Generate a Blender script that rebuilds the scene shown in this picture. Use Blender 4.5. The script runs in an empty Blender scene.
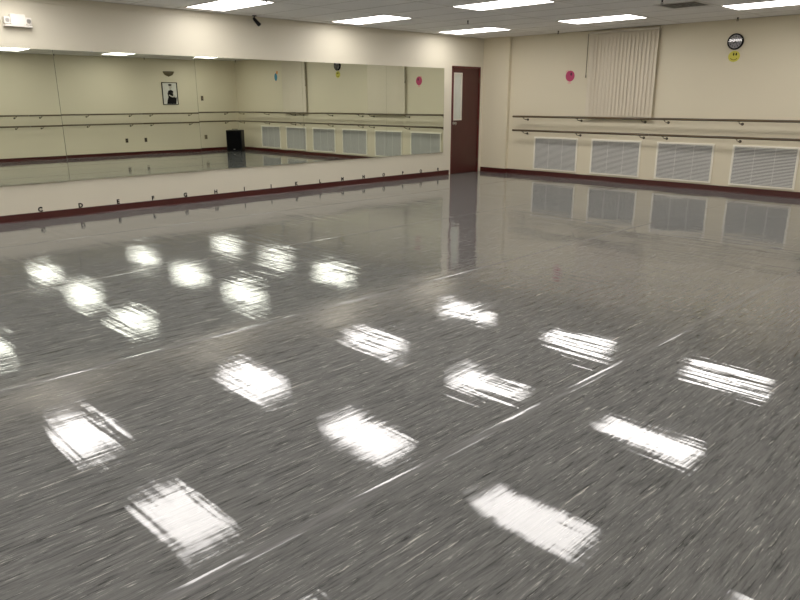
import bpy, bmesh, math, random
from mathutils import Vector, Matrix
random.seed(7)
S = bpy.context.scene
COL = S.collection
H, W, YB = 2.74, 10.21, -15.6          # ceiling height, room width, rear wall

# ------------------------------------------------------------------ materials
def mat(name, col=(.5, .5, .5), rough=.5, metal=0, **k):
    m = bpy.data.materials.new(name); m.use_nodes = True
    b = m.node_tree.nodes['Principled BSDF']
    b.inputs['Base Color'].default_value = (*col, 1)
    b.inputs['Roughness'].default_value = rough
    b.inputs['Metallic'].default_value = metal
    for kk, v in k.items():
        b.inputs[kk.replace('_', ' ')].default_value = v
    return m

class N:
    """small node helper"""
    def __init__(s, m):
        s.t = m.node_tree; s.b = s.t.nodes['Principled BSDF']; s.L = s.t.links.new
    def n(s, ty, **k):
        x = s.t.nodes.new(ty)
        for a, v in k.items(): setattr(x, a, v)
        return x
    def pos(s, scale):
        g = s.n('ShaderNodeNewGeometry'); mp = s.n('ShaderNodeMapping')
        mp.inputs['Scale'].default_value = scale
        s.L(g.outputs['Position'], mp.inputs['Vector']); return mp.outputs['Vector']
    def noise(s, scale, detail=2, rough=.5, dist=0):
        x = s.n('ShaderNodeTexNoise'); x.inputs['Scale'].default_value = 1
        x.inputs['Detail'].default_value = detail; x.inputs['Roughness'].default_value = rough
        x.inputs['Distortion'].default_value = dist
        s.L(s.pos(scale), x.inputs['Vector']); return x.outputs['Fac']
    def math(s, op, a, b=None, c=None):
        x = s.n('ShaderNodeMath', operation=op)
        for i, v in enumerate((a, b, c)):
            if v is None: continue
            if isinstance(v, (int, float)): x.inputs[i].default_value = v
            else: s.L(v, x.inputs[i])
        return x.outputs[0]
    def ramp(s, f, stops):
        r = s.n('ShaderNodeValToRGB'); e = r.color_ramp.elements
        while len(e) < len(stops): e.new(.5)
        for x, (p, c) in zip(e, stops):
            x.position = p; x.color = (*c, 1) if len(c) == 3 else c
        s.L(f, r.inputs[0]); return r.outputs['Color']
    def mix(s, f, a, b, mode='MIX'):
        x = s.n('ShaderNodeMix', data_type='RGBA', blend_type=mode)
        for i, v in ((0, f), (6, a), (7, b)):
            if isinstance(v, (int, float)): x.inputs[i].default_value = v
            elif isinstance(v, tuple): x.inputs[i].default_value = (*v, 1)
            else: s.L(v, x.inputs[i])
        return x.outputs[2]
    def bump(s, h, strength, dist, prev=None):
        x = s.n('ShaderNodeBump'); x.inputs['Strength'].default_value = strength
        x.inputs['Distance'].default_value = dist; s.L(h, x.inputs['Height'])
        if prev is not None: s.L(prev, x.inputs['Normal'])
        return x.outputs['Normal']

def wall_paint(name, col):
    m = mat(name, col, .55); q = N(m)
    f = q.noise((.6, .6, .6), 3)
    a = tuple(c * .95 for c in col); b = tuple(min(1, c * 1.04) for c in col)
    q.L(q.mix(f, a, b), q.b.inputs['Base Color'])
    h = q.noise((120, 120, 120), 2)
    q.L(q.bump(h, .15, .002), q.b.inputs['Normal'])
    return m

M = {}
M['wall'] = wall_paint('cream_wall_paint', (.67, .605, .45))
M['wall_l'] = wall_paint('cream_wall_paint_mirror_side', (.665, .62, .50))
def simple(name, col, rough=.5, metal=0, var=.08, sc=20, **k):
    m = mat(name, col, rough, metal, **k); q = N(m)
    f = q.noise((sc, sc, sc), 3)
    q.L(q.mix(f, tuple(c * (1 - var) for c in col), tuple(min(1, c * (1 + var)) for c in col)), q.b.inputs['Base Color'])
    return m
M['cove'] = simple('dark_red_vinyl_base', (.050, .006, .005), .3, var=.15, sc=6)
M['door'] = simple('dark_red_door_paint', (.052, .009, .007), .4, var=.12, sc=5)
M['door_frame'] = simple('red_door_frame_paint', (.085, .010, .009), .3)
M['white'] = simple('white_enamel', (.62, .58, .50), .35, var=.03)
M['grille_white'] = simple('white_grille_frame', (.84, .80, .69), .4, var=.03)
M['louvre'] = simple('grey_louvre_metal', (.66, .65, .61), .45, var=.05)
M['dark_gap'] = simple('dark_grille_interior', (.10, .10, .095), .7)
M['black'] = simple('black_plastic', (.004, .004, .005), .5, Specular_IOR_Level=.2)
M['black_cloth'] = simple('black_speaker_cloth', (.002, .002, .0025), .9, sc=200, Specular_IOR_Level=.1)
M['chrome'] = simple('brushed_steel', (.5, .48, .45), .3, 1)
M['bronze'] = simple('dull_bronze', (.09, .07, .045), .4, .5)
M['plate'] = simple('brown_plate', (.07, .05, .03), .45)
M['plate_l'] = simple('tan_plate', (.25, .20, .12), .45)
M['vane'] = simple('beige_vane_fabric', (.66, .59, .465), .7, var=.05, sc=60)
M['rail_head'] = simple('headrail_beige', (.60, .54, .44), .4)
M['paper_pink'] = simple('pink_paper', (.46, .035, .12), .6)
M['paper_pale'] = simple('pale_pink_paper', (.72, .42, .36), .6)
M['paper_dark'] = simple('dark_magenta_ink', (.10, .005, .03), .6)
M['paper_yellow'] = simple('yellow_paper', (.62, .56, .07), .6)
M['paper_ink'] = simple('black_ink', (.004, .004, .004), .7, Specular_IOR_Level=.1)
M['paper_blue'] = simple('blue_paper', (.02, .20, .34), .6)
M['paper_orange'] = simple('orange_paper', (.75, .25, .03), .6)
M['clock_face'] = simple('grey_clock_face', (.36, .34, .37), .35)
M['photo_paper'] = simple('photo_paper', (.62, .60, .54), .4, var=.15, sc=14)
M['photo_grey'] = simple('photo_skin_tone', (.42, .39, .34), .4)
M['photo_black'] = simple('photo_black', (.006, .005, .005), .6, Specular_IOR_Level=.1)
M['lamp_glass'] = simple('amber_lamp_glass', (.30, .25, .16), .25)
m = mat('mirror_silver', (.80, .825, .735), 0, 1); M['mirror'] = m
q = N(m); f = q.noise((1.2, .5, .8), 2); q.L(q.mix(f, (.77, .82, .73), (.79, .84, .75)), q.b.inputs['Base Color'])
M['mirror_edge'] = simple('mirror_edge', (.06, .065, .05), .4)
m = mat('clear_glass', (.95, .97, .95), .02, 0, IOR=1.5, Transmission_Weight=1.0); M['glass'] = m
m = mat('painted_light_pane', (.50, .52, .46), .35); M['pane'] = m  # white-grey light showing in the door window, painted as pane colour
q = N(m); f = q.noise((3, 3, 2), 3); q.L(q.mix(f, (.42, .44, .38), (.60, .61, .55)), q.b.inputs['Base Color'])

# wooden barre
m = mat('barre_wood', (.10, .06, .025), .3); q = N(m)
f = q.noise((3, 3, 60), 4); q.L(q.ramp(f, [(.3, (.035, .022, .009)), (.7, (.12, .08, .032))]), q.b.inputs['Base Color']); M['wood'] = m

# ceiling tile
m = mat('ceiling_tile', (.46, .43, .39), .85); q = N(m)
f = q.noise((90, 90, 90), 3, .7); g = q.noise((.5, .5, .5), 2)
c = q.ramp(f, [(.35, (.80, .78, .765)), (.55, (.88, .865, .85))])
q.L(q.mix(q.math('MULTIPLY', g, .3), c, (.62, .60, .58)), q.b.inputs['Base Color'])
q.L(q.bump(f, .3, .003), q.b.inputs['Normal']); M['ceiling'] = m
M['tbar'] = simple('ceiling_grid_metal', (.60, .58, .55), .4)

# lamp
m = mat('fluorescent_diffuser', (.9, .9, .9), .4)
q = N(m); q.b.inputs['Emission Color'].default_value = (1.0, .955, .915, 1); q.b.inputs['Emission Strength'].default_value = 8.6
v = q.n('ShaderNodeTexVoronoi'); v.inputs['Scale'].default_value = 90
g = q.n('ShaderNodeNewGeometry'); q.L(g.outputs['Position'], v.inputs['Vector'])
q.L(q.bump(v.outputs['Distance'], .2, .002), q.b.inputs['Normal']); M['lamp'] = m

# floor: streaky grey sheet vinyl under a gloss finish
m = mat('streaked_grey_dance_floor', (.13, .13, .12), .1); q = N(m)
s1 = q.noise((58, 4.2, 1), 8, .74, .6)
s2 = q.noise((150, 8, 1), 4, .65, .3)
s3 = q.noise((46, 2.6, 1), 7, .74, .7)
blot = q.noise((.55, .4, 1), 3)
c = q.ramp(s1, [(.34, (.035, .036, .036)), (.44, (.112, .114, .113)), (.56, (.155, .157, .155)), (.64, (.185, .184, .18)), (.76, (.55, .54, .51))])
c = q.mix(q.math('MULTIPLY', q.ramp(s2, [(.61, (0, 0, 0)), (.70, (1, 1, 1))]), .65), c, (.62, .61, .57))
c = q.mix(q.math('MULTIPLY', q.ramp(s3, [(.61, (0, 0, 0)), (.69, (1, 1, 1))]), .8), c, (.62, .60, .55))
c = q.mix(q.math('MULTIPLY', q.ramp(s3, [(.32, (1, 1, 1)), (.39, (0, 0, 0))]), .8), c, (.028, .028, .026))
c = q.mix(.35, c, q.ramp(blot, [(.3, (.42, .42, .42)), (.7, (.60, .59, .58))]), 'OVERLAY')
q.L(c, q.b.inputs['Base Color'])
b1 = q.noise((17, 1.4, 1), 3, .6)            # fine streaks along the sheets
b2 = q.noise((.9, 9, 1), 2, .5)               # ripples across the sheets
b3 = q.noise((1.1, 1.3, 1), 2, .5)            # slow waviness
patch = q.ramp(q.noise((.8, .8, 1), 1), [(.38, (0, 0, 0)), (.62, (1, 1, 1))])
nn = q.bump(b3, 1.0, .0042)
nn = q.bump(q.math('MULTIPLY', b2, patch), 1.0, .0032, nn)
nn = q.bump(b1, 1.0, .00065, nn)
nn = q.bump(s2, 1.0, .00008, nn)
q.L(nn, q.b.inputs['Normal'])
r = q.ramp(q.noise((3, .8, 1), 3), [(.3, (.018,) * 3), (.7, (.045,) * 3)])
q.L(r, q.b.inputs['Roughness']); q.b.inputs['IOR'].default_value = 1.56
M['floor'] = m
m = mat('clear_seam_tape', (.17, .168, .165), .08); q = N(m)
f = q.noise((60, 4, 1), 4, .6); q.L(q.bump(q.noise((14, 1.8, 1), 3), 1, .0022), q.b.inputs['Normal']); q.L(q.ramp(f, [(.3, (.11, .11, .11)), (.7, (.21, .209, .208))]), q.b.inputs['Base Color']); M['tape'] = m

# ------------------------------------------------------------------ mesh helpers
def box(bm, x0, x1, y0, y1, z0, z1, bev=0, mtx=None):
    r = bmesh.ops.create_cube(bm, size=1)
    vs = r['verts']
    for v in vs:
        v.co = Vector(((x0 + x1) / 2 + v.co.x * (x1 - x0), (y0 + y1) / 2 + v.co.y * (y1 - y0), (z0 + z1) / 2 + v.co.z * (z1 - z0)))
    if bev:
        es = list({e for v in vs for e in v.link_edges})
        rb = bmesh.ops.bevel(bm, geom=es, offset=bev, segments=2, affect='EDGES', profile=.5)
        vs = list({v for f in rb['faces'] for v in f.verts} | {v for v in vs if v.is_valid})
    if mtx is not None:
        bmesh.ops.transform(bm, matrix=mtx, verts=vs)
def tube(bm, pts, r, seg=12, caps=True):
    """round tube through points"""
    pts = [Vector(p) for p in pts]; rings = []
    for i, p in enumerate(pts):
        d = (pts[min(i + 1, len(pts) - 1)] - pts[max(i - 1, 0)]).normalized()
        a = d.cross(Vector((0, 0, 1)))
        if a.length < .01: a = d.cross(Vector((1, 0, 0)))
        a.normalize(); b = d.cross(a)
        rr = r[i] if isinstance(r, (list, tuple)) else r
        rings.append([bm.verts.new(p + (a * math.cos(t) + b * math.sin(t)) * rr) for t in [2 * math.pi * k / seg for k in range(seg)]])
    for A, B in zip(rings, rings[1:]):
        for k in range(seg):
            bm.faces.new((A[k], A[(k + 1) % seg], B[(k + 1) % seg], B[k]))
    if caps:
        bm.faces.new(rings[0][::-1]); bm.faces.new(rings[-1])
def prism(bm, outline, y0, y1):
    """extrude an (x,z) outline along y"""
    a = [bm.verts.new((x, y0, z)) for x, z in outline]; b = [bm.verts.new((x, y1, z)) for x, z in outline]
    bm.faces.new(a); bm.faces.new(b[::-1]); n = len(a)
    for i in range(n): bm.faces.new((a[i], b[i], b[(i + 1) % n], a[(i + 1) % n]))
def circle(r, n=32, cx=0, cz=0, sx=1, sz=1):
    return [(cx + r * sx * math.cos(2 * math.pi * i / n), cz + r * sz * math.sin(2 * math.pi * i / n)) for i in range(n)]
def obj(name, bm, m, parent=None, smooth=False):
    bmesh.ops.recalc_face_normals(bm, faces=bm.faces)
    me = bpy.data.meshes.new(name); bm.to_mesh(me); bm.free()
    me.materials.append(m)
    if smooth:
        for p in me.polygons: p.use_smooth = True
        try: me.set_sharp_from_angle(angle=math.radians(40))
        except Exception: pass
    o = bpy.data.objects.new(name, me); COL.objects.link(o)
    if parent: o.parent = parent
    return o
def tag(o, label, cat, group=None):
    o['label'] = label; o['category'] = cat
    if group: o['group'] = group
    return o
def thing(name, label, cat, loc, rz=0, group=None):
    o = bpy.data.objects.new(name, None); COL.objects.link(o); o.empty_display_size = .1
    o.location = loc; o.rotation_euler = (0, 0, rz)
    return tag(o, label, cat, group)
def struct(name, bm, m, parent=None, smooth=False):
    o = obj(name, bm, m, parent, smooth); o['kind'] = 'structure'; return o
def dup(root, loc=None, label=None, rz=None):
    r = root.copy(); COL.objects.link(r)
    if loc is not None: r.location = loc
    if rz is not None: r.rotation_euler = (0, 0, rz)
    if label: r['label'] = label
    for ch in list(root.children):
        c = ch.copy(); COL.objects.link(c); c.parent = r
        for g in list(ch.children):
            d = g.copy(); COL.objects.link(d); d.parent = c
    return r
def bmn(): return bmesh.new()
def text_bm(s, size, depth, mirror_basis):
    """solid text; mirror_basis = 4x4 placing text XY plane (extrusion along +Z)"""
    cu = bpy.data.curves.new('txt', 'FONT'); cu.body = s; cu.size = size; cu.extrude = depth
    cu.align_x = 'CENTER'; cu.align_y = 'CENTER'; cu.resolution_u = 3; cu.offset = size * .055
    o = bpy.data.objects.new('txt', cu); COL.objects.link(o)
    dg = bpy.context.evaluated_depsgraph_get(); me = bpy.data.meshes.new_from_object(o.evaluated_get(dg))
    bm = bmesh.new(); bm.from_mesh(me); bm.transform(mirror_basis)
    bpy.data.objects.remove(o); bpy.data.curves.remove(cu); bpy.data.meshes.remove(me)
    return bm
RX = Matrix.Rotation(math.pi / 2, 4, 'X')                    # text upright, facing -y
RXP = Matrix.Rotation(math.pi / 2, 4, 'Z') @ RX              # text upright, facing +x

# ------------------------------------------------------------------ room shell
T = .12
bm = bmn(); box(bm, -T, W + T, YB - T, T, -.1, 0); struct('floor', bm, M['floor'])
bm = bmn(); box(bm, -T, W + T, YB - T, T, H, H + .1); struct('ceiling', bm, M['ceiling'])
DY0, DY1, DZ = -1.08, -.17, 2.17                              # door opening in the mirror wall
bm = bmn()
box(bm, -T, 0, YB - T, DY0, 0, H); box(bm, -T, 0, DY0, DY1, DZ, H); box(bm, -T, 0, DY1, 0, 0, H)
struct('wall_left', bm, M['wall_l'])
bm = bmn(); box(bm, -T, W + T, 0, T, 0, H); box(bm, 0, .67, -.08, 0, 0, H); struct('wall_back', bm, M['wall'])
bm = bmn(); box(bm, W, W + T, YB, 0, 0, H); struct('wall_right', bm, M['wall'])
bm = bmn(); box(bm, -T, W + T, YB - T, YB, 0, H); struct('wall_front', bm, M['wall'])

# vinyl base; curved toe added so it catches ceiling-light glints
def cove_profile(h=.10, t=.009, toe=.022):
    p = [(0, 0), (toe, 0), (toe, .002)]
    for i in range(1, 7):
        a = math.pi / 2 * i / 7
        p.append((toe - (toe - t) * math.sin(a), .002 + (toe - t) * (1 - math.cos(a))))
    p += [(t, .002 + toe - t), (t, h - .004), (t - .004, h), (0, h)]
    return p
def cove(name, runs):
    bm = bmn()
    for (p0, p1, nrm) in runs:
        p0 = Vector((*p0, 0)); p1 = Vector((*p1, 0)); nr = Vector((*nrm, 0))
        a = [bm.verts.new(p0 + nr * x + Vector((0, 0, z))) for x, z in cove_profile()]
        b = [bm.verts.new(p1 + nr * x + Vector((0, 0, z))) for x, z in cove_profile()]
        bm.faces.new(a); bm.faces.new(b[::-1]); n = len(a)
        for i in range(n): bm.faces.new((a[i], b[i], b[(i + 1) % n], a[(i + 1) % n]))
    struct(name, bm, M['cove'], smooth=True)
cove('baseboard_left', [((0, YB), (0, DY0 - .05), (1, 0))])
cove('baseboard_back', [((0.009, -.08), (.67, -.08), (0, -1)), ((.67, -.089), (.67, 0), (1, 0)), ((.679, 0), (W, 0), (0, -1))])
cove('baseboard_right', [((W, YB), (W, -.01), (-1, 0))])
cove('baseboard_front', [((.01, YB), (W - .01, YB), (0, 1))])
# thin ledge line near the top of the mirror wall
bm = bmn(); box(bm, 0, .012, YB, 0 - .085, 2.655, 2.672); struct('trim_1', bm, M['wall_l'])
# wall angle round the ceiling
bm = bmn()
box(bm, 0, .022, YB, -.08, H - .004, H - .0005); box(bm, .67, W, -.022, 0, H - .004, H - .0005); box(bm, W - .022, W, YB, -.022, H - .004, H - .0005)
struct('trim_2', bm, M['tbar'])

# ------------------------------------------------------------------ ceiling lights and grid
LX = [.93 + 2.617 * i for i in range(4)]; LY = [-1.545 - 2.59 * j for j in range(6)]
LW, LD = 1.28, .63
px, py = 2.617 / 2, 2.59 / 4
bm = bmn()
g = .011
k = 0
xs = []
x = LX[0] - LW / 2 - .0125
while x > 0: x -= px
x += px
while x < W: xs.append(x); x += px
ys = []
y = LY[0] + LD / 2 + .01
while y < 0: y += py
y -= py
while y > YB: ys.append(y); y -= py
for y in ys: box(bm, .022, W - .022, y - g, y + g, H - .003, H - .0006)
for x in xs: box(bm, x - g, x + g, YB, -.09, H - .0028, H - .0006)
struct('ceiling_grid', bm, M['tbar'])
rows = ['nearest the grille wall', 'second from grille wall', 'third from grille wall', 'fourth from grille wall', 'fifth from grille wall', 'sixth from grille wall']
cols = ['in row beside mirror wall', 'in second row from mirror wall', 'in third row from mirror wall', 'in row farthest from mirror wall']
lamp0 = None
for i, x in enumerate(LX):
    for j, y in enumerate(LY):
        lab = 'ceiling panel light %s, %s' % (cols[i], rows[j])
        if lamp0 is None:
            lamp0 = thing('ceiling_light', lab, 'ceiling light', (x, y, H), 0, 'fluorescent ceiling panel lights')
            bm = bmn(); f = .018
            box(bm, -LW / 2, LW / 2, -LD / 2, -LD / 2 + f, -.008, -.0005); box(bm, -LW / 2, LW / 2, LD / 2 - f, LD / 2, -.008, -.0005)
            box(bm, -LW / 2, -LW / 2 + f, -LD / 2 + f, LD / 2 - f, -.008, -.0005); box(bm, LW / 2 - f, LW / 2, -LD / 2 + f, LD / 2 - f, -.008, -.0005)
            obj('frame', bm, M['white'], lamp0)
            bm = bmn(); box(bm, -LW / 2 + f, LW / 2 - f, -LD / 2 + f, LD / 2 - f, -.006, -.0006); obj('diffuser', bm, M['lamp'], lamp0)
        else: dup(lamp0, (x, y, H), lab)

# ceiling air diffuser
t = thing('air_vent', 'dark square louvred air vent in the ceiling above the blind', 'vent', (5.22, -2.32, H))
bm = bmn(); s = .29
box(bm, -s, s, -s, -s + .03, -.01, -.004); box(bm, -s, s, s - .03, s, -.01, -.004); box(bm, -s, -s + .03, -s + .03, s - .03, -.01, -.004); box(bm, s - .03, s, -s + .03, s - .03, -.01, -.004)
obj('frame', bm, M['tbar'], t)
bm = bmn(); box(bm, -s + .03, s - .03, -s + .03, s - .03, -.0035, -.003); obj('backing', bm, M['black'], t)
bm = bmn()
for k in range(4):
    a = .06 + k * .06
    for (u0, u1, v0, v1) in ((-a, a, -a, -a + .012), (-a, a, a - .012, a), (-a, -a + .012, -a + .012, a - .012), (a - .012, a, -a + .012, a - .012)):
        box(bm, u0, u1, v0, v1, -.013 + .002 * k, -.0037)
obj('louvres', bm, simple('vent_louvre_grey', (.16, .15, .14), .5), t)  # dark grey louvres

# sprinklers
sp = None
for (x, y, lab) in [(2.01, -.40, 'small dark sprinkler head at the wall between door and blind'), (5.17, -.24, 'small dark sprinkler head in the ceiling above the clock'),
                    (1.94, -2.93, 'small dark sprinkler head between two lights near the mirror wall'), (5.23, -2.98, 'small dark sprinkler head beside the ceiling air vent'),
                    (1.81, -6.73, 'small dark sprinkler head behind the light above the mirror wall'), (10.0, -3.0, 'small dark sprinkler head seen in the mirror near the framed picture'),
                    (9.9, -.16, 'small dark sprinkler head seen in the mirror above the speaker corner'), (10.0, -5.4, 'small dark sprinkler head seen in the mirror at its far left')]:
    if sp is None:
        sp = thing('sprinkler_head', lab, 'sprinkler', (x, y, H), 0, 'ceiling sprinkler heads'); sp.scale = (.72, .72, .60)
        bm = bmn(); tube(bm, [(0, 0, -.0005), (0, 0, -.006)], .03, 16); obj('escutcheon', bm, M['tbar'], sp)
        bm = bmn(); tube(bm, [(0, 0, -.006), (0, 0, -.05)], [.016, .013], 12)
        for sx in (-1, 1): tube(bm, [(0, .0, -.048), (sx * .02, 0, -.06), (sx * .014, 0, -.08), (0, 0, -.088)], .005, 8)
        obj('body', bm, M['black'], sp)
        bm = bmn(); tube(bm, [(0, 0, -.086), (0, 0, -.092)], .026, 16); obj('deflector', bm, M['black'], sp)
    else: dup(sp, (x, y, H), lab)

# small black spotlight by the mirror wall
t = thing('spotlight', 'small black spotlight tilted down where ceiling meets mirror wall', 'spotlight', (.10, -5.78, H))
bm = bmn(); tube(bm, [(0, 0, -.0005), (0, 0, -.012)], .035, 16); obj('base_plate', bm, M['black'], t)
bm = bmn(); tube(bm, [(0, 0, -.01), (0, 0, -.045), (0, .015, -.06)], .008, 8); obj('arm', bm, M['black'], t)
bm = bmn(); tube(bm, [(0, -.02, -.035), (0, .0, -.055), (0, .075, -.12), (0, .085, -.13)], [.018, .024, .03, .032], 16); obj('lamp_head', bm, M['black'], t, True)

# ------------------------------------------------------------------ mirror panels
seams = [-1.34, -2.94, -4.87, -6.80, -8.76, -10.70, -12.64, -14.58]
where = ['beside the red door', 'reflecting the near blind, second from the door', 'reflecting the clock, third from the door', 'reflecting the black speaker, fourth from the door',
         'under the emergency light, leftmost seam at its left side', 'sixth from the door, at the left', 'seventh from the door, behind the viewer']
where[3] = 'reflecting the black speaker and the corner, fourth from the door'
where[4] = 'fifth from the door, left of the framed picture reflection'
MB, MT = .4745, 2.1125
tilt = [(-.57, .07), (-.50, .06), (-.47, .06), (-.42, .11), (-.43, .13), (-.45, .13), (-.45, .13)]
bow = [.0008, .0008, .0009, .0013, .0014, .0014, .0014]
for k in range(7):
    y1, y0 = seams[k], seams[k + 1]; yc = (y0 + y1) / 2; hw = (y1 - y0) / 2 - .005; zc = (MB + MT) / 2; hh = (MT - MB) / 2
    t = thing('wall_mirror', 'tall frameless mirror panel ' + where[k], 'mirror', (.021, yc, zc), 0, 'mirror panels along the wall')
    t.rotation_euler = (0, math.radians(-tilt[k][1]), math.radians(tilt[k][0]))
    bm = bmn(); box(bm, -.005, -.0006, -hw - .0045, hw + .0045, -hh, hh); obj('backing', bm, M['mirror_edge'], t)
    bm = bmn(); n = 28; zs = [-hh + 2 * hh * i / n for i in range(n + 1)]     # glass bows very slightly
    fr_ = [[bm.verts.new((.0016 - bow[k] * z * z, yy, z)) for yy in (-hw, hw)] for z in zs]
    bk_ = [[bm.verts.new((-.0005, yy, z)) for yy in (-hw, hw)] for z in zs]
    for i in range(n):
        bm.faces.new((fr_[i][0], fr_[i][1], fr_[i + 1][1], fr_[i + 1][0])); bm.faces.new((bk_[i][1], bk_[i][0], bk_[i + 1][0], bk_[i + 1][1]))
        for c in (0, 1): bm.faces.new((fr_[i][c], fr_[i + 1][c], bk_[i + 1][c], bk_[i][c]))
    bm.faces.new((fr_[0][0], bk_[0][0], bk_[0][1], fr_[0][1])); bm.faces.new((fr_[n][0], fr_[n][1], bk_[n][1], bk_[n][0]))
    obj('glass', bm, M['mirror'], t, True)
    for yy in (-hw * .5, hw * .5):
        for sz in (-1, 1):
            bm = bmn(); box(bm, -.004, .003, yy - .012, yy + .012, sz * (hh + .002) - .006, sz * (hh + .002) + .006); obj('clip', bm, M['chrome'], t)

# alphabet stickers above the base
for k, ch in enumerate('CDEFGHIJKLMNOPQR'):
    y = -9.17 + .514 * k
    bm = text_bm(ch, .080, .001, RXP); bm.transform(Matrix.Translation((.0015, y, .130)))
    o = obj('letter_sticker', bm, M['paper_ink'])
    tag(o, 'small black letter %s on the wall just above the red baseboard' % ch, 'letter', 'alphabet letters along the mirror wall')

# ------------------------------------------------------------------ door
fr = bmn(); f = .035
box(fr, -.10, .012, DY0, DY0 + f, 0, DZ, .002); box(fr, -.10, .012, DY1 - f, DY1, 0, DZ, .002); box(fr, -.10, .012, DY0 + f, DY1 - f, DZ - f, DZ, .002)
dframe = struct('door_frame', fr, M['door_frame'])
dframe.name = 'trim_3'
a0, a1 = DY0 + f + .003, DY1 - f - .003; z0, z1 = .006, DZ - f - .003
gy0, gy1, gz0, gz1 = -1.005, -.745, 1.10, 2.04
bm = bmn()
box(bm, -.05, -.008, a0, gy0, z0, z1); box(bm, -.05, -.008, gy1, a1, z0, z1); box(bm, -.05, -.008, gy0, gy1, z0, gz0); box(bm, -.05, -.008, gy0, gy1, gz1, z1)
dr = struct('door_1', bm, M['door'])
bm = bmn(); box(bm, -.034, -.026, gy0 + .02, gy1 - .02, gz0 + .02, gz1 - .02); struct('glass_pane', bm, M['pane'], dr)
bm = bmn(); e = .022
box(bm, -.04, .0, gy0, gy0 + e, gz0, gz1); box(bm, -.04, 0, gy1 - e, gy1, gz0, gz1); box(bm, -.04, 0, gy0 + e, gy1 - e, gz0, gz0 + e); box(bm, -.04, 0, gy0 + e, gy1 - e, gz1 - e, gz1)
struct('glazing_frame', bm, M['white'], dr)
bm = bmn(); tube(bm, [(-.008, -1.0, 1.04), (.004, -1.0, 1.04)], .032, 20); tube(bm, [(.004, -1.0, 1.04), (.04, -1.0, 1.04)], .012, 12); tube(bm, [(.035, -1.0, 1.04), (.05, -1.0, 1.04), (.065, -1.0, 1.04), (.072, -1.0, 1.04)], [.018, .03, .028, .012], 20)
struct('door_handle', bm, M['chrome'], dr, True)
bm = bmn()
for z in (.25, 1.05, 1.9): tube(bm, [(.004, DY1 - f - .002, z - .05), (.004, DY1 - f - .002, z + .05)], .008, 10)
struct('hinge', bm, M['bronze'], dr, True)
bm = bmn(); box(bm, -.12, -.10, DY0, DY1, 0, DZ); struct('wall_door_backing', bm, M['black'])

# ------------------------------------------------------------------ grilles
GX0, GP, GW = 1.366, 1.31, .951
gl = ['first from the door', 'second from the door, under the blind', 'third from the door', 'fourth from the door, right of the clock', 'fifth from the door, seen in the mirror', 'nearest the black speaker, seen in the mirror']
g0 = None
for k in range(6):
    xc = GX0 + GP * k + GW / 2
    lab = 'white framed grey louvred wall grille, ' + gl[k]
    if g0 is None:
        g0 = thing('wall_grille', lab, 'grille', (xc, 0, .135), 0, 'louvred grilles along the wall')
        w, h, fr_ = GW / 2, .65, .03
        bm = bmn()
        box(bm, -w - fr_, w + fr_, -.022, -.001, -.005, fr_ - .005, .003); box(bm, -w - fr_, w + fr_, -.022, -.001, h - fr_, h, .003)
        box(bm, -w - fr_, -w, -.022, -.001, fr_ - .005, h - fr_, .003); box(bm, w, w + fr_, -.022, -.001, fr_ - .005, h - fr_, .003)
        obj('frame', bm, M['grille_white'], g0)
        bm = bmn(); box(bm, -w, w, -.003, -.001, fr_ - .005, h - fr_); obj('backing', bm, M['dark_gap'], g0)
        bm = bmn(); n = 26; zz = fr_
        pitch = (h - 2 * fr_) / n
        for i in range(n):
            z = fr_ + pitch * (i + .5)
            mt = Matrix.Translation((0, -.011, z)) @ Matrix.Rotation(math.radians(38), 4, 'X')
            box(bm, -w, w, -.0095, .0095, -.0012, .0012, 0, mt)
        for u in (-w / 3, w / 3): box(bm, u - .004, u + .004, -.006, -.003, fr_, h - fr_)
        obj('louvres', bm, M['louvre'], g0)
    else: dup(g0, (xc, 0, .135), lab)

# ------------------------------------------------------------------ barres
def barre(name_label, group, p0, p1, z, nrm, brk):
    """rail from p0 to p1 (2D along the wall), brackets at the given points"""
    L = (Vector(p1) - Vector(p0)).length; d = (Vector(p1) - Vector(p0)) / L
    t = thing('ballet_barre', name_label, 'barre', (*p0, 0), math.atan2(d.y, d.x), group)
    # local +x along the rail; local side towards the wall = sgn * y
    c = Vector((-d.y, d.x)); sgn = -1 if c.dot(Vector(nrm)) > 0 else 1
    bm = bmn(); tube(bm, [(0, 0, z), (.004, 0, z), (L - .004, 0, z), (L, 0, z)], [.018, .021, .021, .018], 16); obj('rail', bm, M['wood'], t, True)
    for b in brk:
        bm = bmn()
        tube(bm, [(b, 0, z - .019), (b, sgn * .02, z - .045), (b, sgn * .10, z - .062), (b, sgn * (OFF - .006), z - .062)], .007, 8)
        tube(bm, [(b, sgn * (OFF - .008), z - .062), (b, sgn * (OFF - .001), z - .062)], .024, 14)
        box(bm, b - .02, b + .02, -.014, .014, z - .024, z - .019)
        obj('bracket', bm, M['bronze'], t, True)
    return t
OFF = .17
secs = [(.89, 3.85), (3.86, 6.83), (6.84, W - OFF - .024)]
pos = ['left section starting by the door', 'middle section below the clock', 'right section ending by the speaker corner']
for (a, b), p in zip(secs, pos):
    for z, u in ((1.18, 'upper'), (.905, 'lower')):
        barre('%s wooden wall barre, %s above the grilles' % (u, p), 'barres on the grille wall', (a, -OFF), (b, -OFF), z, (0, -1), [.26, (b - a) / 2 + .02, (b - a) - .16])
ysec = [(-OFF, -3.2), (-3.21, -6.2), (-6.21, -9.2), (-9.21, -12.2), (-12.21, -15.2)]
ypos = ['section under the framed picture', 'section left of the picture in the mirror', 'third section from the speaker corner', 'fourth section from the speaker corner', 'fifth section from the speaker corner']
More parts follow.
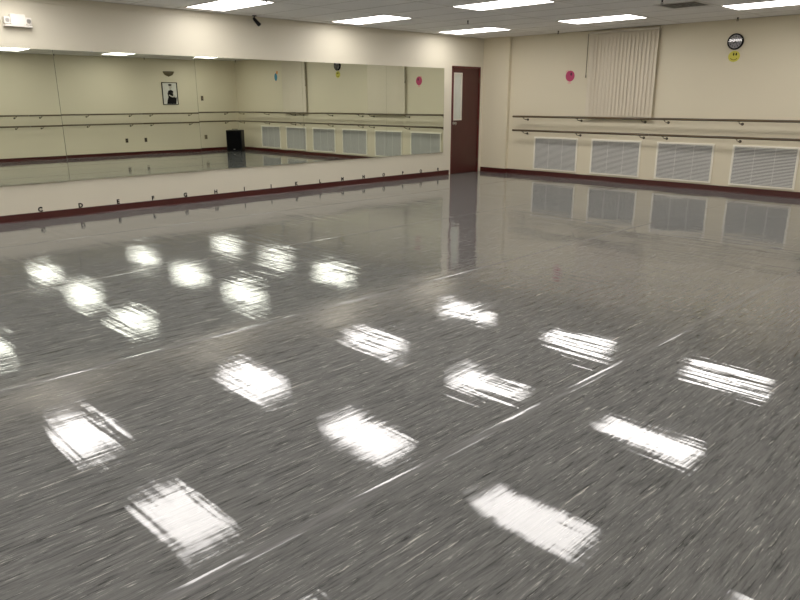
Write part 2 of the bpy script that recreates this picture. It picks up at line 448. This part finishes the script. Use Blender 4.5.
for (a, b), p in zip(ysec, ypos):
    for z, u in ((1.18, 'upper'), (.905, 'lower')):
        barre('%s wooden barre facing the mirror, %s' % (u, p), 'barres on the wall facing the mirror', (W - OFF, a), (W - OFF, b), z, (-1, 0), [.3, (a - b) / 2, (a - b) - .3])

# ------------------------------------------------------------------ vertical blinds
def blind(x0, x1, label):
    t = thing('vertical_blind', label, 'blind', (x0, 0, 0), 0, 'vertical blinds on the grille wall')
    w = x1 - x0
    bm = bmn(); box(bm, -.02, w + .02, -.095, -.05, 2.665, 2.705, .004); obj('headrail', bm, M['rail_head'], t)
    bm = bmn(); box(bm, 0.05, .09, -.05, -.001, 2.675, 2.70); box(bm, w - .09, w - .05, -.05, -.001, 2.675, 2.70); obj('wall_bracket', bm, M['chrome'], t)
    n = 18; p = w / n
    base = None
    for i in range(n):
        ang = math.radians([9, 16, 12, 8, 9, 10, 13, 15][i] if i < 8 else random.uniform(13, 22))
        if base is None:
            bm = bmn(); hw = .048; zt, zb = 2.66, 1.165; cs = []
            for j in range(7):
                u = -hw + 2 * hw * j / 6; cs.append((u, .004 * math.cos(u / hw * 1.5)))
            for z in (zb, zt): pass
            A = [bm.verts.new((u, v, zb)) for u, v in cs]; B = [bm.verts.new((u, v, zt)) for u, v in cs]
            C = [bm.verts.new((u, v + .0012, zb)) for u, v in cs]; D = [bm.verts.new((u, v + .0012, zt)) for u, v in cs]
            for j in range(6):
                bm.faces.new((A[j], A[j + 1], B[j + 1], B[j])); bm.faces.new((C[j + 1], C[j], D[j], D[j + 1]))
                bm.faces.new((A[j + 1], A[j], C[j], C[j + 1])); bm.faces.new((B[j], B[j + 1], D[j + 1], D[j]))
            bm.faces.new((A[0], B[0], D[0], C[0])); bm.faces.new((A[6], C[6], D[6], B[6]))
            base = obj('vane', bm, M['vane'], t, True); o = base
        else:
            o = base.copy(); COL.objects.link(o); o.parent = t
        o.location = (p * (i + .5), -.07, 0); o.rotation_euler = (0, 0, -ang)
    bm = bmn(); tube(bm, [(-.035, -.085, 2.68), (-.035, -.085, 1.95)], .006, 8); tube(bm, [(-.035, -.085, 1.95), (-.035, -.085, 1.90)], .01, 8); obj('wand', bm, M['bronze'], t)
    return t
blind(2.50, 3.82, 'closed beige vertical blind hanging on the wall left of the clock')
blind(6.47, 7.55, 'beige vertical blind seen in the mirror beside the blue cutout')

# ------------------------------------------------------------------ wall decorations
def disc(name, m, parent, pts, y0, y1):
    bm = bmn(); prism(bm, pts, y0, y1); return obj(name, bm, m, parent)
# clock
t = thing('wall_clock', 'round black rimmed wall clock above the yellow smiley face', 'clock', (5.095, 0, 2.40))
R0 = .125
bm = bmn(); n = 40; prof = [(R0, -.001), (R0, -.03), (R0 - .006, -.038), (R0 - .016, -.038), (R0 - .022, -.03), (R0 - .022, -.001)]
rings = [[bm.verts.new((r * math.cos(2 * math.pi * i / n), y, r * math.sin(2 * math.pi * i / n))) for r, y in prof] for i in range(n)]
for i in range(n):
    A, B = rings[i], rings[(i + 1) % n]
    for j in range(len(prof)): bm.faces.new((A[j], A[(j + 1) % 6], B[(j + 1) % 6], B[j]))
obj('rim', bm, M['black'], t, True)
disc('clock_face', M['clock_face'], t, circle(R0 - .021, 40), -.016, -.002)
bm = bmn()
for k in range(12):
    a = math.radians(90 - 30 * (k + 1)); b2 = text_bm(str(k + 1), .028, .0006, RX)
    b2.transform(Matrix.Translation((.08 * math.cos(a), -.017, .08 * math.sin(a))))
    me = bpy.data.meshes.new('tmp'); b2.to_mesh(me); b2.free(); bm.from_mesh(me); bpy.data.meshes.remove(me)
obj('numerals', bm, M['paper_ink'], t)
for nm, L, a, w in (('hour_hand', .05, 222, .008), ('minute_hand', .078, 300, .005)):
    bm = bmn(); box(bm, -.01, L, -.0195, -.0185, -w / 2, w / 2, 0, Matrix.Rotation(-math.radians(a), 4, 'Y')); obj(nm, bm, M['paper_ink'], t)
m = mat('clock_glass', (1, 1, 1), .02, 0, IOR=1.5, Transmission_Weight=1.0); M['cglass'] = m
disc('glass', M['cglass'], t, circle(R0 - .0225, 40), -.030, -.027)

# yellow smiley
t = thing('smiley_cutout', 'yellow smiley face paper on the wall under the clock', 'paper cutout', (5.095, 0, 2.175))
disc('paper', M['paper_yellow'], t, circle(.092, 36, sz=.92), -.004, -.001)
for s in (-1, 1): disc('eye', M['paper_ink'], t, circle(.012, 16, s * .02 + .012, .032, 1, 1.9), -.006, -.0042)
bm = bmn(); tube(bm, [(.058 * math.sin(a), -.0055, -.002 - .052 * math.cos(a)) for a in [math.radians(x) for x in range(-62, 63, 10)]], .0045, 6); obj('mouth', bm, M['paper_ink'], t)
# pink disc
t = thing('balloon_cutout', 'round pink paper cutout with dark spot, left of the blind', 'paper cutout', (2.075, 0, 1.945))
disc('paper', M['paper_pink'], t, circle(.098, 32, sz=1.02), -.004, -.001)
disc('spot', M['paper_dark'], t, circle(.024, 16, .025, .035, 1, 1.3), -.006, -.0042)
disc('rim_patch', M['paper_pale'], t, [(-.085, .05), (-.03, .098), (-.05, .118), (-.105, .085)], -.0035, -.0012)
disc('tail', M['paper_pale'], t, [(-.015, -.094), (.015, -.094), (.035, -.14), (-.05, -.14)], -.0035, -.0012)
# blue cutout
t = thing('fish_cutout', 'small blue paper cutout with orange tip, seen in the mirror', 'paper cutout', (7.99, 0, 2.19))
disc('paper', M['paper_blue'], t, circle(.072, 28, sz=1.5), -.004, -.001)
disc('tip', M['paper_orange'], t, [(-.05, .08), (-.02, .10), (-.05, .17), (-.12, .16), (-.10, .09)], -.0055, -.0042)
disc('tail', M['paper_pale'], t, [(-.015, -.105), (.015, -.105), (.02, -.15), (-.025, -.145)], -.0035, -.0012)

# ------------------------------------------------------------------ wall facing the mirror
# local frame: x runs along world -y ... built with plates rotated so local -y faces the room (world -x)
RZ = -math.pi / 2           # local -y -> world -x, local x -> world -y
t = thing('picture_frame', 'black framed black and white photo of a woman, under the wall lamp', 'picture', (W, -2.23, 1.755), RZ)
pw, ph, f = .24, .325, .022
bm = bmn()
box(bm, -pw, pw, -.025, -.001, -ph, -ph + f, .002); box(bm, -pw, pw, -.025, -.001, ph - f, ph, .002)
box(bm, -pw, -pw + f, -.025, -.001, -ph + f, ph - f, .002); box(bm, pw - f, pw, -.025, -.001, -ph + f, ph - f, .002)
obj('frame', bm, M['black'], t)
bm = bmn(); box(bm, -pw + f, pw - f, -.008, -.002, -ph + f, ph - f); ph_ = obj('print', bm, M['photo_paper'], t)
def layer(nm, m, pts, d): disc(nm, m, ph_, pts, -.008 - d - .0006, -.008 - d)
# generic figure of a woman in a dark dress, one arm raised to her chin (printed image, in thin layers)
X = -.02
_l = layer
def layer(nm, m, pts, d):
    _l(nm, m, [(max(-.215, min(.215, -.03 + (a + .02) * 1.45)), max(-.30, -.30 + (b + .30) * 1.12)) for a, b in pts], d)
layer('printed_dress', M['photo_black'], [(X - .10, -.30), (X + .10, -.30), (X + .085, -.20), (X + .06, -.12), (X + .075, -.03), (X + .05, .045), (X - .01, .065), (X - .055, .03), (X - .05, -.05), (X - .045, -.11), (X - .11, -.14), (X - .125, -.10)][::-1], .0004)
layer('printed_skin', M['photo_grey'], circle(.032, 20, X + .003, .14, 1, 1.45) , .0012)
layer('printed_neck', M['photo_grey'], [(X - .012, .06), (X + .03, .06), (X + .02, .12), (X - .01, .12)], .0010)
layer('printed_arm', M['photo_grey'], [(X - .045, -.03), (X - .10, -.12), (X - .02, -.13), (X + .05, -.08), (X + .045, -.055), (X - .02, -.095), (X - .06, -.09), (X - .03, -.01)], .0014)
layer('printed_hair', M['photo_black'], circle(.040, 20, X + .008, .19, 1, .62), .0018)

t = thing('wall_lamp', 'half bowl bronze wall lamp above the framed photo', 'lamp', (W, -2.22, 2.325), RZ)
bm = bmn(); nA, nB = 16, 8; Rw, Rh, Rd = .16, .12, .12
grid = [[bm.verts.new((Rw * math.cos(a) * math.cos(b), -.002 - Rd * math.sin(a) * math.cos(b), .05 - Rh * math.sin(b))) for a in [math.pi * i / nA for i in range(nA + 1)]] for b in [math.pi / 2 * .97 * j / nB for j in range(nB + 1)]]
for j in range(nB):
    for i in range(nA): bm.faces.new((grid[j][i], grid[j][i + 1], grid[j + 1][i + 1], grid[j + 1][i]))
bmesh.ops.solidify(bm, geom=list(bm.faces), thickness=.004)
obj('shade', bm, M['lamp_glass'], t, True)
bm = bmn(); tube(bm, [(Rw * 1.02 * math.cos(a), -.004 - Rd * 1.02 * math.sin(a), .052) for a in [math.pi * i / 20 for i in range(21)]], .010, 8); obj('rim', bm, M['bronze'], t, True)
bm = bmn(); tube(bm, [(0, -.012, -.085), (0, -.012, -.06)], [.008, .02], 12); box(bm, -.04, .04, -.02, -.001, -.06, .04, .004); obj('wall_mount', bm, M['bronze'], t)

def wall_plate(y, z, w, h, m, label, cat, kind):
    t = thing(kind, label, cat, (W, y, z), RZ)
    bm = bmn(); box(bm, -w / 2, w / 2, -.007, -.0005, -h / 2, h / 2, .002); obj('cover_plate', bm, m, t)
    if kind == 'wall_outlet':
        for s in (-1, 1):
            bm = bmn(); prism(bm, circle(w * .24, 20, 0, s * h * .22), -.0095, -.0072); obj('socket', bm, M['paper_ink'] if m is M['plate'] else M['plate'], t)
    else:
        bm = bmn(); box(bm, -w * .12, w * .12, -.018, -.0072, -h * .12, h * .12, .002); obj('toggle', bm, M['plate_l'], t)
wall_plate(-1.21, 1.60, .08, .14, M['plate'], 'brown light switch on the wall right of the framed photo', 'light switch', 'light_switch')
wall_plate(-1.18, .43, .10, .13, M['plate_l'], 'tan wall outlet near the black speaker', 'outlet', 'wall_outlet')
wall_plate(-3.10, .43, .08, .12, M['plate'], 'dark wall outlet below the framed photo, nearer the speaker', 'outlet', 'wall_outlet')
wall_plate(-3.66, .43, .08, .12, M['plate'], 'dark wall outlet farther left of the framed photo', 'outlet', 'wall_outlet')

# black speaker in the corner
t = thing('loudspeaker', 'large black loudspeaker cabinet standing on the floor in the corner', 'speaker', (9.42, -.62, 0), -math.pi / 4)
bm = bmn(); box(bm, -.235, .235, -.19, .19, .012, .65, .012); obj('cabinet', bm, M['black'], t)
bm = bmn(); box(bm, -.205, .205, -.205, -.191, .05, .62, .006); obj('grille', bm, M['black_cloth'], t)
bm = bmn(); tube(bm, [(-.08, 0, .651), (-.08, 0, .675), (.08, 0, .675), (.08, 0, .651)], .009, 8); obj('handle', bm, M['black'], t)
bm = bmn(); box(bm, -.025, .025, -.209, -.2055, .065, .085); obj('badge', bm, M['chrome'], t)
for sx in (-1, 1):
    for sy in (-1, 1):
        bm = bmn(); tube(bm, [(sx * .19, sy * .14, 0), (sx * .19, sy * .14, .013)], .02, 12); obj('foot', bm, M['black'], t)

# emergency light on the mirror wall
t = thing('emergency_light', 'white twin head emergency light high on the mirror wall', 'emergency light', (0, -9.13, 2.355), math.pi / 2)
M['em'] = simple('white_fixture_plastic', (.78, .74, .68), .35, var=.02)
bm = bmn(); box(bm, -.085, .085, -.075, -.0005, .02, .145, .008); box(bm, -.155, .155, -.085, -.0005, 0, .022, .005); obj('housing', bm, M['em'], t)
for s in (-1, 1):
    bm = bmn(); box(bm, s * .12 - .034, s * .12 + .034, -.07, -.012, .03, .112, .008); hd = obj('lamp_head', bm, M['em'], t)
    bm = bmn(); prism(bm, circle(.024, 20, s * .12, .072), -.074, -.0705); obj('lens', bm, M['chrome'], hd)

# ------------------------------------------------------------------ floor sheets: taped seams
for k, x in enumerate((1.60, 3.66, 5.76, 7.88, 9.96)):
    bm = bmn(); hw = .024
    a = []; nst = 60
    prof = [(-hw, .0003), (-hw + .004, .0008), (0, .00085), (hw - .004, .0008), (hw, .0003)]
    Y = [YB + .03 + (-.03 - YB - .03) * i / nst for i in range(nst + 1)]
    g_ = [[bm.verts.new((x + u + .006 * math.sin(yy * .9 + k), yy, z)) for u, z in prof] for yy in Y]
    for i in range(nst):
        for j in range(4): bm.faces.new((g_[i][j], g_[i][j + 1], g_[i + 1][j + 1], g_[i + 1][j]))
    struct('trim_%d' % (k + 4), bm, M['tape'], smooth=True)

# ------------------------------------------------------------------ world, camera
w = bpy.data.worlds.new('World'); S.world = w; w.use_nodes = True
w.node_tree.nodes['Background'].inputs[0].default_value = (.8, .75, .68, 1); w.node_tree.nodes['Background'].inputs[1].default_value = .02
F, yaw, pit, rol = 688.55, math.radians(45.27), math.radians(16.132), math.radians(-.058)
cam = bpy.data.cameras.new('Camera'); co = bpy.data.objects.new('Camera', cam); COL.objects.link(co)
fw = Vector((-math.sin(yaw) * math.cos(pit), math.cos(yaw) * math.cos(pit), -math.sin(pit)))
r = Vector((math.cos(yaw), math.sin(yaw), 0)); u = r.cross(fw)
r2 = r * math.cos(rol) + u * math.sin(rol); u2 = -r * math.sin(rol) + u * math.cos(rol)
mt = Matrix((r2, u2, -fw)).transposed().to_4x4(); mt.translation = Vector((9.6674, -12.142, 1.4892))
co.matrix_world = mt
cam.sensor_width = 36; cam.lens = F / 800 * 36; cam.clip_start = .02
S.camera = co
S.view_settings.view_transform = 'Standard'; S.view_settings.look = 'None'; S.view_settings.exposure = .15; S.view_settings.gamma = 1.07
try:
    S.cycles.max_bounces = 10; S.cycles.glossy_bounces = 8; S.cycles.diffuse_bounces = 5; S.cycles.use_denoising = True
    S.cycles.sample_clamp_indirect = 6
except Exception: pass
